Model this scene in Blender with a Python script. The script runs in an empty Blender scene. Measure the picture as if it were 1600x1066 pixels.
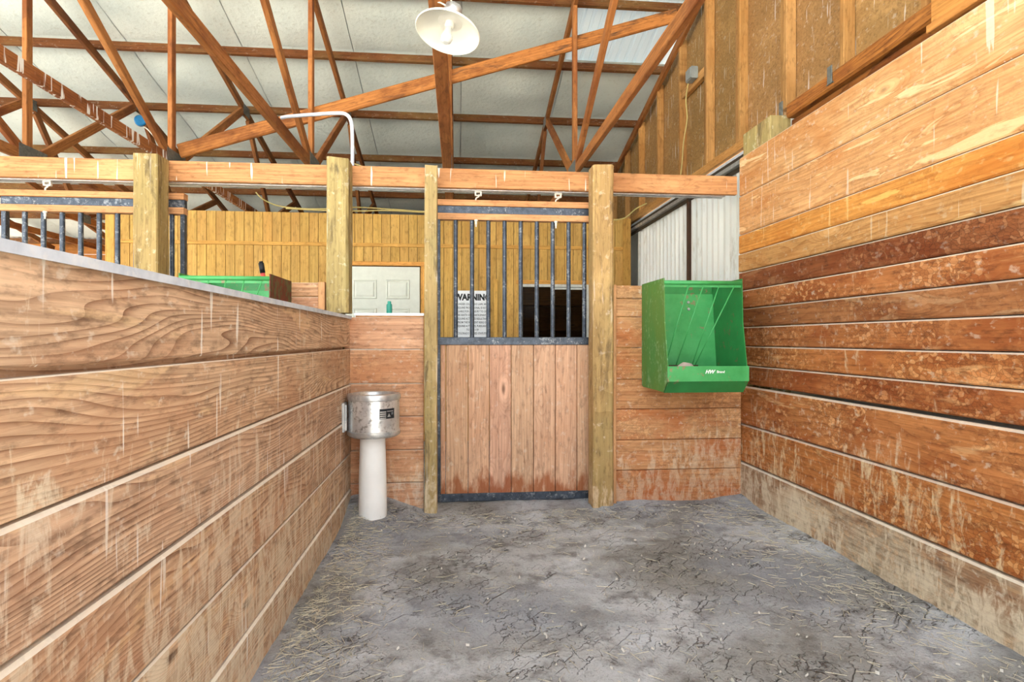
import bpy, bmesh, math, random
from mathutils import Vector, Matrix, noise

random.seed(7)
sc = bpy.context.scene
C = bpy.context.collection

# ------------------------------------------------------------------ camera
cam_d = bpy.data.cameras.new('camera')
cam_d.sensor_width = 36.0
cam_d.lens = 36.0 * 900 / 1600
cam_d.shift_y = -2 / 1600
cam_d.clip_start = 0.05
cam = bpy.data.objects.new('camera', cam_d)
C.objects.link(cam)
cam.location = (0, 0, 1.19)
cam.rotation_euler = (math.radians(90), 0, -math.atan(85 / 900))
sc.camera = cam

# ------------------------------------------------------------------ light
world = bpy.data.worlds.new('world')
sc.world = world
world.use_nodes = True
bg = world.node_tree.nodes['Background']
bg.inputs[0].default_value = (0.86, 0.94, 1.0, 1)
bg.inputs[1].default_value = 1.1
# high sun beyond the eave: the barn roof shades the stall, the yard behind the camera is sunlit
sun_d = bpy.data.lights.new('sun', 'SUN')
sun_d.energy = 17.0
sun_d.angle = math.radians(1.0)
sun_d.color = (1.0, 0.965, 0.90)
sun = bpy.data.objects.new('sun', sun_d)
C.objects.link(sun)
sun.rotation_euler = Vector((0.10, -0.42, -0.90)).to_track_quat('-Z', 'Y').to_euler()
sc.view_settings.view_transform = 'Standard'
sc.view_settings.look = 'None'
sc.view_settings.exposure = 1.7
sc.view_settings.gamma = 1.0
sc.view_settings.use_curve_mapping = False


# ------------------------------------------------------------------ helpers
def lin(r, g, b):
    f = lambda c: (c / 255 / 12.92) if c <= 10 else ((c / 255 + 0.055) / 1.055) ** 2.4
    return (f(r), f(g), f(b), 1.0)


class N:
    """tiny node-graph builder"""
    def __init__(self, name):
        self.m = bpy.data.materials.new(name)
        self.m.use_nodes = True
        self.t = self.m.node_tree
        self.b = self.t.nodes['Principled BSDF']
        self.cache = {}

    def n(self, typ, **kw):
        nd = self.t.nodes.new('ShaderNode' + typ)
        for k, v in kw.items():
            setattr(nd, k, v)
        return nd

    def put(self, sock, v):
        if v is None:
            return
        if isinstance(v, bpy.types.NodeSocket):
            self.t.links.new(v, sock)
        else:
            sock.default_value = v

    def math(self, op, a, b=None, c=None, clamp=False):
        nd = self.n('Math', operation=op, use_clamp=clamp)
        for i, v in enumerate((a, b, c)):
            self.put(nd.inputs[i], v)
        return nd.outputs[0]

    def vec(self, op, a, b):
        nd = self.n('VectorMath', operation=op)
        self.put(nd.inputs[0], a)
        self.put(nd.inputs[1], b)
        return nd.outputs[0]

    def noise(self, v, scale, detail=3, rough=0.55, dist=0.0):
        nd = self.n('TexNoise')
        self.put(nd.inputs['Vector'], v)
        nd.inputs['Scale'].default_value = scale
        nd.inputs['Detail'].default_value = detail
        nd.inputs['Roughness'].default_value = rough
        nd.inputs['Distortion'].default_value = dist
        return nd.outputs[0]

    def voro(self, v, scale, feature='F1', out='Distance', rnd=1.0):
        nd = self.n('TexVoronoi', feature=feature)
        self.put(nd.inputs['Vector'], v)
        nd.inputs['Scale'].default_value = scale
        nd.inputs['Randomness'].default_value = rnd
        return nd.outputs[out]

    def rng(self, v, a, b, c=0.0, d=1.0, smooth=False):
        nd = self.n('MapRange', interpolation_type='SMOOTHSTEP' if smooth else 'LINEAR')
        self.put(nd.inputs[0], v)
        for i, x in enumerate((a, b, c, d)):
            nd.inputs[i + 1].default_value = x
        return nd.outputs[0]

    def mix(self, f, a, b, blend='MIX'):
        nd = self.n('Mix', data_type='RGBA', blend_type=blend)
        self.put(nd.inputs[0], f)
        self.put(nd.inputs[6], a)
        self.put(nd.inputs[7], b)
        return nd.outputs[2]

    def coord(self, rand=True):
        tc = self.n('TexCoord').outputs['Object']
        if not rand:
            return tc
        r = self.n('ObjectInfo').outputs['Random']
        cb = self.n('CombineXYZ')
        self.put(cb.inputs[0], self.math('MULTIPLY', r, 71.3))
        self.put(cb.inputs[1], self.math('MULTIPLY', r, 17.7))
        self.put(cb.inputs[2], self.math('MULTIPLY', r, 43.1))
        return self.vec('ADD', tc, cb.outputs[0])

    def sep(self, v):
        nd = self.n('SeparateXYZ')
        self.put(nd.inputs[0], v)
        return nd.outputs

    def wpos(self):
        return self.n('NewGeometry').outputs['Position']

    def bump(self, h, strength=0.3, dist=0.01):
        nd = self.n('Bump')
        nd.inputs['Strength'].default_value = strength
        nd.inputs['Distance'].default_value = dist
        self.put(nd.inputs['Height'], h)
        self.put(self.b.inputs['Normal'], nd.outputs[0])

    def done(self, col, rough=0.7, metal=0.0, spec=0.3):
        self.put(self.b.inputs['Base Color'], col)
        self.put(self.b.inputs['Roughness'], rough)
        self.put(self.b.inputs['Metallic'], metal)
        self.b.inputs['Specular IOR Level'].default_value = spec
        return self.m


def wood(name, c1, c2, c3=None, ring=16, warp=2.2, contrast=0.7, blot=0.5, cells=0.0,
         cell_scale=26, drips=0.0, dust=0.0, dust_top=0.5, knots=0.7, white=(222, 214, 200),
         rough=0.72, bump=0.35, cellcol=None, fleck=0.0, drip_lo=0.785, ledge=0.0, stain=0.0, foot=0.0, pit=0.45, worn=0.0):
    g = N(name)
    P = g.coord()
    x, y, z = g.sep(P)
    n1 = g.noise(g.vec('MULTIPLY', P, (0.55, 1.5, 3.2)), 1.0, 2, 0.5)
    # knots: sparse points that bend the growth rings around them
    kd = g.voro(g.vec('MULTIPLY', P, (1.25, 0.001, 3.4)), 1.0)
    kb = g.rng(kd, 0.0, 0.30, 1.0, 0.0, True)
    r = g.math('ADD', g.math('MULTIPLY', z, ring), g.math('MULTIPLY', n1, warp * 4))
    r = g.math('ADD', r, g.math('MULTIPLY', kb, 7.0 * knots))
    fr = g.math('FRACT', r)
    late = g.math('POWER', fr, 3.2)
    fib = g.noise(g.vec('MULTIPLY', P, (2.5, 60, 85)), 1.0, 3, 0.6)
    fine = g.noise(g.vec('MULTIPLY', P, (14, 40, 40)), 1.0, 4, 0.65)
    lm = g.rng(g.noise(g.vec('MULTIPLY', P, (1.7, 3, 5)), 1.0, 2), 0.3, 0.6, 0.35, 1.0)
    col = g.mix(g.math('MULTIPLY', g.math('MULTIPLY', late, contrast), lm, clamp=True), lin(*c1), lin(*c2))
    col = g.mix(g.rng(fib, 0.35, 0.75, 0, 0.55), col, lin(*[int(v * 0.72) for v in c2]))
    b1 = g.noise(g.vec('MULTIPLY', P, (1.6, 3, 3.6)), 1.0, 5, 0.62)
    if c3:
        col = g.mix(g.rng(b1, 0.44, 0.66, 0, blot, True), col, lin(*c3))
    # bleached areas
    b2 = g.noise(g.vec('MULTIPLY', P, (1.1, 2.2, 4.1)), 1.35, 5, 0.6)
    lighter = [min(255, int(v * 1.06 + 16)) for v in c1]
    col = g.mix(g.rng(b2, 0.52, 0.74, 0, 0.55, True), col, lin(*lighter))
    if cells:
        wob = g.noise(P, 9.0, 3, 0.6)
        Pv = g.vec('ADD', g.vec('MULTIPLY', P, (0.8, 0.3, 1.0)), g.vec('MULTIPLY', wob, (0.07, 0.07, 0.07)))
        cv = g.voro(Pv, cell_scale, 'F1', 'Color')
        cr = g.sep(cv)[0]
        ce = g.voro(Pv, cell_scale, 'DISTANCE_TO_EDGE')
        msk = g.math('MULTIPLY', g.rng(g.noise(P, 2.3, 4, 0.6), 0.42, 0.60, 0, 1, True), cells)
        cc = lin(*(cellcol or (228, 178, 128)))
        col = g.mix(g.math('MULTIPLY', g.rng(cr, 0.60, 0.92, 0, 0.75), msk), col, cc)
        col = g.mix(g.math('MULTIPLY', g.rng(ce, 0.0, 0.10, 0.55, 0.0), msk), col,
                    lin(*[int(v * 0.55) for v in c2]))
    if worn:                            # crisp pale patches where the surface has worn through
        wn = g.noise(g.vec('MULTIPLY', P, (1.5, 4, 9)), 1.0, 4, 0.6, 0.8)
        col = g.mix(g.rng(wn, 0.60, 0.64, 0, worn), col, lin(246, 214, 164))
        col = g.mix(g.math('MULTIPLY', g.rng(wn, 0.585, 0.60, 0, 1), g.rng(wn, 0.60, 0.612, worn * 0.5, 0)), col, lin(*[int(v * 0.75) for v in c2]))
    # small pits and freckles
    col = g.mix(g.rng(fine, 0.52, 0.70, 0, pit), col, lin(*[int(v * 0.6) for v in c2]))
    if fleck:
        fl = g.noise(g.vec('MULTIPLY', P, (22, 22, 30)), 1.0, 3, 0.6)
        col = g.mix(g.rng(fl, 0.60, 0.70, 0, fleck), col, lin(*white))
    if knots:
        col = g.mix(g.rng(kd, 0.035, 0.075, 0.85 * min(1, knots), 0.0, True), col, lin(70, 42, 26))
        col = g.mix(g.math('MULTIPLY', g.rng(kd, 0.05, 0.09, 0.0, 1.0, True),
                           g.rng(kd, 0.09, 0.16, 0.5 * min(1, knots), 0.0, True)), col, lin(*lighter))
    if drips:
        W = g.wpos()
        dn = g.noise(g.vec('MULTIPLY', W, (34, 34, 2.6)), 1.0, 2, 0.5)
        dm = g.noise(g.vec('MULTIPLY', W, (3, 3, 3)), 1.0, 2, 0.5)
        thr = g.math('ADD', dn, g.math('MULTIPLY', dm, 0.25))
        col = g.mix(g.rng(thr, drip_lo, drip_lo + 0.035, 0, drips), col, lin(232, 228, 220))
    if dust:
        W = g.wpos()
        dn = g.noise(g.vec('MULTIPLY', W, (19, 19, 6.0)), 1.0, 6, 0.70, 0.6)
        dl = g.noise(g.vec('MULTIPLY', W, (1.3, 1.3, 1.3)), 1.0, 3, 0.5)
        h = g.rng(g.sep(W)[2], 0.0, dust_top, 0.13, -0.13)
        h = g.math('ADD', h, g.math('MULTIPLY', g.math('SUBTRACT', dl, 0.5), 0.6))
        h = g.math('MINIMUM', h, 0.065)
        dd = g.rng(g.math('ADD', dn, h), 0.50, 0.61, 0, dust)
        sp = g.noise(W, 40, 3, 0.6)
        dd = g.math('MULTIPLY', dd, g.rng(sp, 0.3, 0.55, 0.5, 1.0))
        col = g.mix(dd, col, lin(220, 207, 184))
    if stain:                           # dark chewed and tarred patches running with the grain
        sn = g.noise(g.vec('MULTIPLY', P, (2.2, 9, 9)), 1.0, 5, 0.65, 0.4)
        col = g.mix(g.rng(sn, 0.56, 0.66, 0, stain), col, lin(62, 50, 42))
    if foot:                            # wet rot stain along the bottom of the boards
        W = g.wpos()
        fn = g.noise(g.vec('MULTIPLY', W, (16, 16, 5)), 1.0, 4, 0.6)
        fh = g.math('ADD', fn, g.rng(g.sep(W)[2], 0.05, 0.34, 0.22, -0.25))
        col = g.mix(g.rng(fh, 0.50, 0.68, 0, foot), col, lin(150, 82, 44))
    # per-board tint
    col = g.mix(1.0, col, g.n('ObjectInfo').outputs['Color'], 'MULTIPLY')
    if ledge:                           # dust lying on upward faces
        nz = g.sep(g.n('NewGeometry').outputs['Normal'])[2]
        col = g.mix(g.rng(nz, 0.3, 0.65, 0, ledge), col, lin(226, 216, 200))
    h = g.math('ADD', g.math('MULTIPLY', late, 0.5), g.math('MULTIPLY', fib, 0.9))
    h = g.math('ADD', h, g.math('MULTIPLY', fine, 0.7))
    g.bump(h, bump, 0.006)
    return g.done(col, rough, 0, 0.25)


def metal(name, c1, c2, rough=0.45, metallic=0.85, scale=12, spots=None, spot_amt=0.0, stretch=(1, 1, 1), spot_scale=22,
          spot_lo=0.55, spot_hi=0.66, bump=0.12):
    g = N(name)
    P = g.vec('MULTIPLY', g.coord(), stretch)
    n = g.noise(P, scale, 4, 0.6)
    col = g.mix(g.rng(n, 0.35, 0.68), lin(*c1), lin(*c2))
    if spots:
        s = g.noise(P, spot_scale, 4, 0.65)
        s2 = g.noise(P, spot_scale * 0.17, 2, 0.5)
        f = g.rng(g.math('ADD', s, g.math('MULTIPLY', g.math('SUBTRACT', s2, 0.5), 0.6)), spot_lo, spot_hi, 0, spot_amt)
        col = g.mix(f, col, lin(*spots))
    g.bump(n, bump, 0.003)
    return g.done(col, rough, metallic, 0.5)


def plain(name, c, rough=0.6, metallic=0.0, spec=0.35, var=0.12, scale=14):
    g = N(name)
    n = g.noise(g.coord(), scale, 4, 0.6)
    d = [max(0, int(v * (1 - var * 2.2))) for v in c]
    col = g.mix(g.rng(n, 0.3, 0.75), lin(*c), lin(*d))
    g.bump(n, 0.1, 0.003)
    return g.done(col, rough, metallic, spec)


M = {}
M['left'] = wood('left_wall_plank', (218, 186, 154), (124, 86, 62), (182, 136, 104), ring=74, warp=7.0, contrast=1.0,
                 blot=0.55, drips=0.8, dust=0.85, dust_top=1.15, fleck=0.45, knots=0.9, ledge=0.75, worn=0.25, pit=0.5)
M['right_hi'] = wood('upper_wall_plank', (222, 172, 118), (170, 108, 58), (186, 118, 58), ring=24, warp=4.0, contrast=0.55,
                     blot=0.6, cells=0.3, cell_scale=44, knots=0.9, fleck=0.3, ledge=0.6, drips=0.4, drip_lo=0.80, pit=0.3, worn=0.6)
M['right_lo'] = wood('lower_wall_plank', (198, 136, 84), (136, 76, 40), (148, 80, 38), ring=22, warp=2.6, contrast=0.6,
                     blot=0.75, cells=0.95, cell_scale=52, dust=0.85, dust_top=0.8, fleck=0.45, knots=0.6, ledge=0.65, worn=0.3, pit=0.55)
M['right_base'] = wood('weathered_base_plank', (206, 190, 166), (146, 118, 90), (142, 92, 54), ring=22, warp=3.0, contrast=0.5,
                       blot=0.8, cells=0.4, cell_scale=50, dust=0.9, dust_top=0.6, fleck=0.5, knots=0.5, ledge=0.65, worn=0.2, pit=0.6)
M['panel'] = wood('front_panel_plank', (218, 170, 132), (168, 108, 74), (184, 118, 76), ring=28, warp=3.5, contrast=0.6,
                  blot=0.6, cells=0.25, fleck=0.3, dust=0.5, dust_top=0.5, knots=0.5, ledge=0.4)
M['panel_r'] = wood('feeder_panel_plank', (208, 160, 114), (158, 98, 58), (180, 100, 52), ring=24, warp=3.0, contrast=0.55,
                    blot=0.75, cells=0.6, cell_scale=50, fleck=0.4, dust=0.5, dust_top=0.9, knots=0.4)
M['door'] = wood('door_board', (218, 176, 144), (174, 122, 92), (188, 132, 96), ring=36, warp=4.5, contrast=0.5,
                 blot=0.35, fleck=0.25, knots=0.9, foot=0.85)
M['beam'] = wood('beam_timber', (206, 150, 100), (160, 102, 60), (160, 98, 54), ring=40, warp=3.0, contrast=0.55, blot=0.5,
                 drips=0.75, knots=0.9)
M['rail'] = wood('rail_timber', (214, 160, 112), (172, 114, 70), (176, 116, 70), ring=60, warp=1.2, contrast=0.45, blot=0.4,
                 knots=0.6)
M['truss'] = wood('truss_timber', (172, 112, 60), (112, 62, 30), (104, 52, 24), ring=50, warp=1.4, contrast=0.6, blot=0.75,
                  drips=0.0, knots=0.5)
M['truss_drip'] = wood('streaked_truss_timber', (164, 102, 54), (106, 56, 28), (98, 46, 22), ring=50, warp=1.4, contrast=0.6,
                       blot=0.75, drips=0.9, knots=0.5, drip_lo=0.70)
M['purlin'] = wood('purlin_timber', (136, 82, 40), (88, 46, 20), (150, 118, 70), ring=40, warp=1.4, contrast=0.6, blot=0.6,
                   knots=0.4, fleck=0.2)
M['brace'] = wood('brace_timber', (196, 128, 66), (128, 68, 28), (104, 54, 22), ring=40, warp=2.0, contrast=0.6, blot=0.85,
                  knots=0.9, stain=0.75)
M['post'] = wood('treated_post', (178, 156, 108), (132, 108, 68), (146, 136, 92), ring=26, warp=1.6, contrast=0.5, blot=0.6,
                 knots=0.2, drips=0.3, fleck=0.4, dust=0.5, dust_top=0.4, stain=0.6)
M['ply'] = wood('ochre_panelling', (216, 174, 96), (178, 134, 66), (190, 144, 74), ring=24, warp=2.6, contrast=0.45, blot=0.5,
                knots=0.15, bump=0.2)
M['stud'] = wood('stud_timber', (200, 150, 90), (152, 102, 52), (176, 120, 62), ring=40, warp=1.2, contrast=0.5, blot=0.5, knots=0.5)
M['sheath'] = wood('fibre_sheathing', (178, 138, 86), (138, 98, 56), (150, 116, 72), ring=4, warp=2.0, contrast=0.35, blot=0.7,
                   knots=0.0, fleck=0.3, drips=0.5, bump=0.15)
M['ledger'] = wood('bark_edged_timber', (176, 114, 52), (84, 40, 18), (112, 56, 22), ring=26, warp=3.5, contrast=0.8, blot=0.7, knots=0.8)
M['eave'] = wood('eave_board', (178, 116, 54), (130, 74, 30), (134, 78, 32), ring=30, warp=1.4, contrast=0.5, blot=0.5)
M['rust_wood'] = M['truss']
M['steel'] = metal('dark_steel', (78, 86, 98), (46, 52, 62), 0.42, 0.5, 30, (150, 154, 158), 0.7, spot_scale=60, spot_lo=0.55, spot_hi=0.70)
M['galv'] = metal('galvanized_steel', (206, 208, 208), (172, 176, 180), 0.38, 0.7, 20, (236, 236, 234), 0.5)
M['cap'] = metal('zinc_cap', (212, 220, 232), (184, 194, 208), 0.5, 0.15, 14, (226, 228, 230), 0.5)
M['drum'] = metal('scuffed_drum_steel', (236, 238, 240), (196, 200, 204), 0.30, 0.7, 9, (112, 110, 108), 0.75, spot_scale=46,
                  spot_lo=0.52, spot_hi=0.7)
M['plate'] = metal('truss_plate', (128, 132, 128), (96, 100, 98), 0.5, 0.5, 40)
M['pvc'] = plain('white_pvc', (250, 250, 248), 0.4, var=0.02, scale=6)
M['white_cast'] = plain('white_hanger_paint', (232, 228, 216), 0.5, var=0.06)
M['green'] = metal('green_feeder_paint', (46, 140, 72), (36, 118, 56), 0.42, 0.0, 5, (140, 84, 70), 0.75, spot_scale=26,
                   spot_lo=0.62, spot_hi=0.69, bump=0.08)
M['green_worn'] = metal('worn_green_paint', (56, 132, 62), (88, 130, 50), 0.5, 0.0, 4, (150, 186, 150), 0.75, spot_scale=60,
                        spot_lo=0.56, spot_hi=0.72, stretch=(1, 1, 0.5))
M['green_lip'] = metal('light_green_paint', (72, 164, 94), (54, 148, 76), 0.42, 0.0, 8, (156, 104, 90), 0.65, spot_scale=22,
                       spot_lo=0.63, spot_hi=0.70)
M['rust_side'] = metal('rusted_side', (112, 52, 30), (84, 38, 24), 0.7, 0.0, 20, (60, 110, 66), 0.5)
M['salt'] = plain('salt_lump', (206, 186, 176), 0.7, var=0.08)
M['corr'] = metal('white_corrugated', (232, 234, 230), (216, 220, 216), 0.5, 0.0, 4, (168, 160, 140), 0.45, stretch=(1, 1, 0.25),
                  spot_scale=14, spot_lo=0.6, spot_hi=0.72)
M['roofmetal'] = metal('bare_roof_metal', (196, 206, 212), (178, 190, 198), 0.45, 0.2, 3)
M['whitepaint'] = plain('white_door_paint', (222, 226, 214), 0.45, var=0.02)
M['whiteframe'] = plain('white_window_frame', (216, 216, 208), 0.5, var=0.06)
M['signface'] = plain('sign_face', (244, 248, 252), 0.4, var=0.02)
M['ink'] = plain('black_ink', (36, 40, 44), 0.6, var=0.05)
M['inkgrey'] = plain('faded_ink', (120, 126, 130), 0.6, var=0.05)
M['teal'] = plain('teal_bottle', (48, 146, 128), 0.35, var=0.06)
M['red'] = plain('red_handle', (222, 92, 84), 0.45, var=0.06)
M['black'] = plain('black_rubber', (26, 27, 30), 0.5, var=0.05)
M['greybox'] = plain('grey_box', (150, 156, 154), 0.5, var=0.06)
M['blue'] = plain('blue_plastic', (22, 132, 196), 0.4, var=0.12)
M['cable_y'] = plain('cream_cable', (206, 188, 120), 0.5, var=0.06)
M['cable_w'] = plain('white_cable', (222, 218, 200), 0.5, var=0.05)
M['shade'] = plain('enamel_shade', (244, 244, 232), 0.3, spec=0.5, var=0.03, scale=5)
M['porcelain'] = plain('porcelain', (240, 238, 228), 0.25, spec=0.5, var=0.02)
M['trackdark'] = plain('dark_track', (70, 62, 52), 0.5, 0.3, var=0.1)
M['browngap'] = plain('brown_stile', (78, 50, 34), 0.6, var=0.1)
M['straw'] = plain('straw', (216, 206, 182), 0.7, var=0.15, scale=30)
M['chip'] = plain('pale_stone', (214, 208, 198), 0.7, var=0.1)
M['roomdark'] = wood('tack_room_board', (140, 92, 48), (96, 58, 28), None, ring=30, blot=0.4)

g = N('lamp_bulb')
g.b.inputs['Transmission Weight'].default_value = 0.25
M['bulb'] = g.done(lin(226, 230, 228), 0.12, 0, 0.6)

g = N('window_glass')
g.b.inputs['Transmission Weight'].default_value = 1.0
g.b.inputs['IOR'].default_value = 1.08
M['glass'] = g.done(lin(200, 208, 204), 0.02, 0, 0.2)

# insulation facing: pale crinkled vinyl
g = N('roof_insulation')
P = g.coord(False)
W = g.wpos()
cr = g.noise(W, 26, 4, 0.65)
big = g.noise(W, 1.2, 3, 0.55)
col = g.mix(g.rng(big, 0.35, 0.7), lin(222, 231, 227), lin(192, 204, 203))
col = g.mix(g.rng(cr, 0.56, 0.72, 0, 0.4), col, lin(168, 172, 160))
g.bump(g.math('ADD', cr, g.math('MULTIPLY', big, 2.0)), 0.5, 0.012)
M['insul'] = g.done(col, 0.6, 0, 0.25)

g = N('skylight_fibreglass')
tb = g.n('BsdfTranslucent')
tb.inputs[0].default_value = lin(214, 232, 240)
df = g.n('BsdfDiffuse')
df.inputs[0].default_value = lin(206, 216, 220)
mx_ = g.n('MixShader')
mx_.inputs[0].default_value = 0.02
g.t.links.new(df.outputs[0], mx_.inputs[1])
g.t.links.new(tb.outputs[0], mx_.inputs[2])
g.t.links.new(mx_.outputs[0], g.t.nodes['Material Output'].inputs[0])
M['skylight'] = g.m

# packed dirt floor
g = N('packed_dirt')
W = g.wpos()
wx, wy, wz = g.sep(W)
big = g.noise(W, 1.1, 5, 0.6, 0.6)
mid = g.noise(W, 7.0, 5, 0.65)
fine = g.noise(W, 90.0, 4, 0.7)
col = g.mix(g.rng(big, 0.36, 0.62, 0, 1, True), lin(190, 192, 197), lin(140, 138, 135))
col = g.mix(g.rng(mid, 0.46, 0.68, 0, 0.75, True), col, lin(104, 100, 97))
blue = g.noise(g.vec('ADD', W, (3.1, 7.7, 0)), 0.9, 2, 0.5)
col = g.mix(g.rng(blue, 0.45, 0.65, 0, 0.5, True), col, lin(152, 158, 172))
wob = g.noise(W, 5.0, 4, 0.7)
Wd = g.vec('ADD', W, g.vec('MULTIPLY', wob, (0.32, 0.32, 0.0)))
Wd = g.vec('MULTIPLY', Wd, (1, 1, 0.0))
ce = g.voro(Wd, 13.0, 'DISTANCE_TO_EDGE')
cm = g.rng(g.noise(W, 2.4, 3, 0.6), 0.44, 0.58, 0, 1, True)
crack = g.math('MULTIPLY', g.rng(ce, 0.0, 0.03, 1.0, 0.0), cm)
col = g.mix(g.math('MULTIPLY', crack, 0.8), col, lin(70, 64, 60))
col = g.mix(g.rng(fine, 0.55, 0.72, 0, 0.6), col, lin(84, 78, 74))
col = g.mix(g.rng(fine, 0.26, 0.40, 0.5, 0.0), col, lin(206, 200, 192))
h = g.math('SUBTRACT', g.math('ADD', g.math('MULTIPLY', fine, 0.6), g.math('MULTIPLY', mid, 1.2)), g.math('MULTIPLY', crack, 1.1))
g.bump(h, 0.75, 0.018)
M['dirt'] = g.done(col, 0.95, 0, 0.1)

g = N('outdoor_ground')
n = g.noise(g.wpos(), 1.5, 4, 0.6)
M['ground'] = g.done(g.mix(n, lin(206, 200, 188), lin(184, 178, 164)), 0.95, 0, 0.1)


# ---- object helpers --------------------------------------------------
def link(name, me, mat, parent=None, mw=None, color=None):
    o = bpy.data.objects.new(name, me)
    C.objects.link(o)
    if mat is not None and not me.materials:
        me.materials.append(mat)
    mw = mw or Matrix.Identity(4)
    if parent is not None:
        o.parent = parent
        o.matrix_basis = WM(parent).inverted() @ mw
    else:
        o.matrix_basis = mw
    if color:
        o.color = (*color, 1)
    return o


def WM(o):
    m = o.matrix_basis.copy()
    return WM(o.parent) @ m if o.parent else m


def empty(name, loc, label=None, cat=None, group=None, kind=None):
    o = bpy.data.objects.new(name, None)
    C.objects.link(o)
    o.empty_display_size = 0.1
    o.matrix_basis = Matrix.Translation(loc)
    return tag(o, label, cat, group, kind)


def tag(o, label=None, cat=None, group=None, kind=None):
    if label:
        o['label'] = label
    if cat:
        o['category'] = cat
    if group:
        o['group'] = group
    if kind:
        o['kind'] = kind
    return o


def mesh(name, verts, faces, smooth=False):
    me = bpy.data.meshes.new(name)
    me.from_pydata([tuple(v) for v in verts], [], faces)
    bm = bmesh.new()
    bm.from_mesh(me)
    bmesh.ops.recalc_face_normals(bm, faces=bm.faces)
    bm.to_mesh(me)
    bm.free()
    if smooth:
        for p in me.polygons:
            p.use_smooth = True
    me.update()
    return me


_bc = {}


def board_mesh(L, t, w, ch=0.004):
    """prism along local X with chamfered long edges; t along Y, w along Z"""
    key = (round(L, 4), round(t, 4), round(w, 4), ch)
    if key in _bc:
        return None, key
    hy, hz = t / 2, w / 2
    ch = min(ch, hy * 0.45, hz * 0.45)
    sec = [(-hy + ch, -hz), (hy - ch, -hz), (hy, -hz + ch), (hy, hz - ch), (hy - ch, hz), (-hy + ch, hz), (-hy, hz - ch), (-hy, -hz + ch)]
    v = [(-L / 2, a, b) for a, b in sec] + [(L / 2, a, b) for a, b in sec]
    f = [tuple(range(7, -1, -1)), tuple(range(8, 16))] + [(i, (i + 1) % 8, 8 + (i + 1) % 8, 8 + i) for i in range(8)]
    return mesh('board', v, f), key


def board(name, p0, p1, t, w, mat, parent=None, up=(0, 0, 1), color=None, ch=0.004):
    """board from p0 to p1 (centre line); w is measured along `up`, t across"""
    p0, p1 = Vector(p0), Vector(p1)
    x = (p1 - p0)
    L = x.length
    x.normalize()
    upv = Vector(up)
    z = (upv - x * upv.dot(x)).normalized()
    y = z.cross(x)
    mw = Matrix.Translation((p0 + p1) / 2) @ Matrix((x, y, z)).transposed().to_4x4()
    me, key = board_mesh(L, t, w, ch)
    key = key + (mat.name,)
    if me is None:
        if key in _bc:
            me = _bc[key]
        else:
            me = _bc[key[:4]].copy()
            me.materials.clear()
            _bc[key] = me
    else:
        _bc[key[:4]] = me
        _bc[key] = me
    return link(name, me, mat, parent, mw, color)


def box(name, lo, hi, mat, parent=None, color=None, ch=0.003):
    """axis aligned box, long axis along local X so that grain follows it"""
    lo, hi = Vector(lo), Vector(hi)
    c, d = (lo + hi) / 2, hi - lo
    ax = max(range(3), key=lambda i: d[i])
    if ax == 0:
        return board(name, (lo.x, c.y, c.z), (hi.x, c.y, c.z), d.y, d.z, mat, parent, (0, 0, 1), color, ch)
    if ax == 1:
        return board(name, (c.x, lo.y, c.z), (c.x, hi.y, c.z), d.x, d.z, mat, parent, (0, 0, 1), color, ch)
    return board(name, (c.x, c.y, lo.z), (c.x, c.y, hi.z), d.x, d.y, mat, parent, (0, 1, 0), color, ch)


def prism(name, poly, axis, a, b, mat, parent=None, color=None):
    """polygon extruded along axis 'x','y' or 'z'"""
    def P(u, v, w):
        return {'x': (w, u, v), 'y': (u, w, v), 'z': (u, v, w)}[axis]
    n = len(poly)
    v = [P(u, q, a) for u, q in poly] + [P(u, q, b) for u, q in poly]
    f = [tuple(range(n)), tuple(range(n, 2 * n))] + [(i, (i + 1) % n, n + (i + 1) % n, n + i) for i in range(n)]
    c = sum((Vector(q) for q in v), Vector()) / len(v)
    return link(name, mesh(name, [Vector(q) - c for q in v], f), mat, parent, Matrix.Translation(c), color)


def lathe(name, prof, mat, parent=None, loc=(0, 0, 0), seg=32, rot=None, cap=True):
    v, f = [], []
    n = len(prof)
    for i in range(seg):
        a = 2 * math.pi * i / seg
        for r, z in prof:
            v.append((r * math.cos(a), r * math.sin(a), z))
    for i in range(seg):
        j = (i + 1) % seg
        for k in range(n - 1):
            f.append((i * n + k, j * n + k, j * n + k + 1, i * n + k + 1))
    if cap:
        f.append(tuple(i * n for i in range(seg)))
        f.append(tuple(i * n + n - 1 for i in range(seg)))
    me = bpy.data.meshes.new(name)
    me.from_pydata(v, [], f)
    bm = bmesh.new()
    bm.from_mesh(me)
    bmesh.ops.remove_doubles(bm, verts=bm.verts, dist=1e-5)
    bmesh.ops.recalc_face_normals(bm, faces=bm.faces)
    for fa in bm.faces:
        fa.smooth = len(fa.verts) <= 4
    for e in bm.edges:
        if len(e.link_faces) == 2 and e.calc_face_angle(0) > 0.6:
            e.smooth = False
    bm.to_mesh(me)
    bm.free()
    mw = Matrix.Translation(loc)
    if rot:
        mw = mw @ rot
    return link(name, me, mat, parent, mw)


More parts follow.
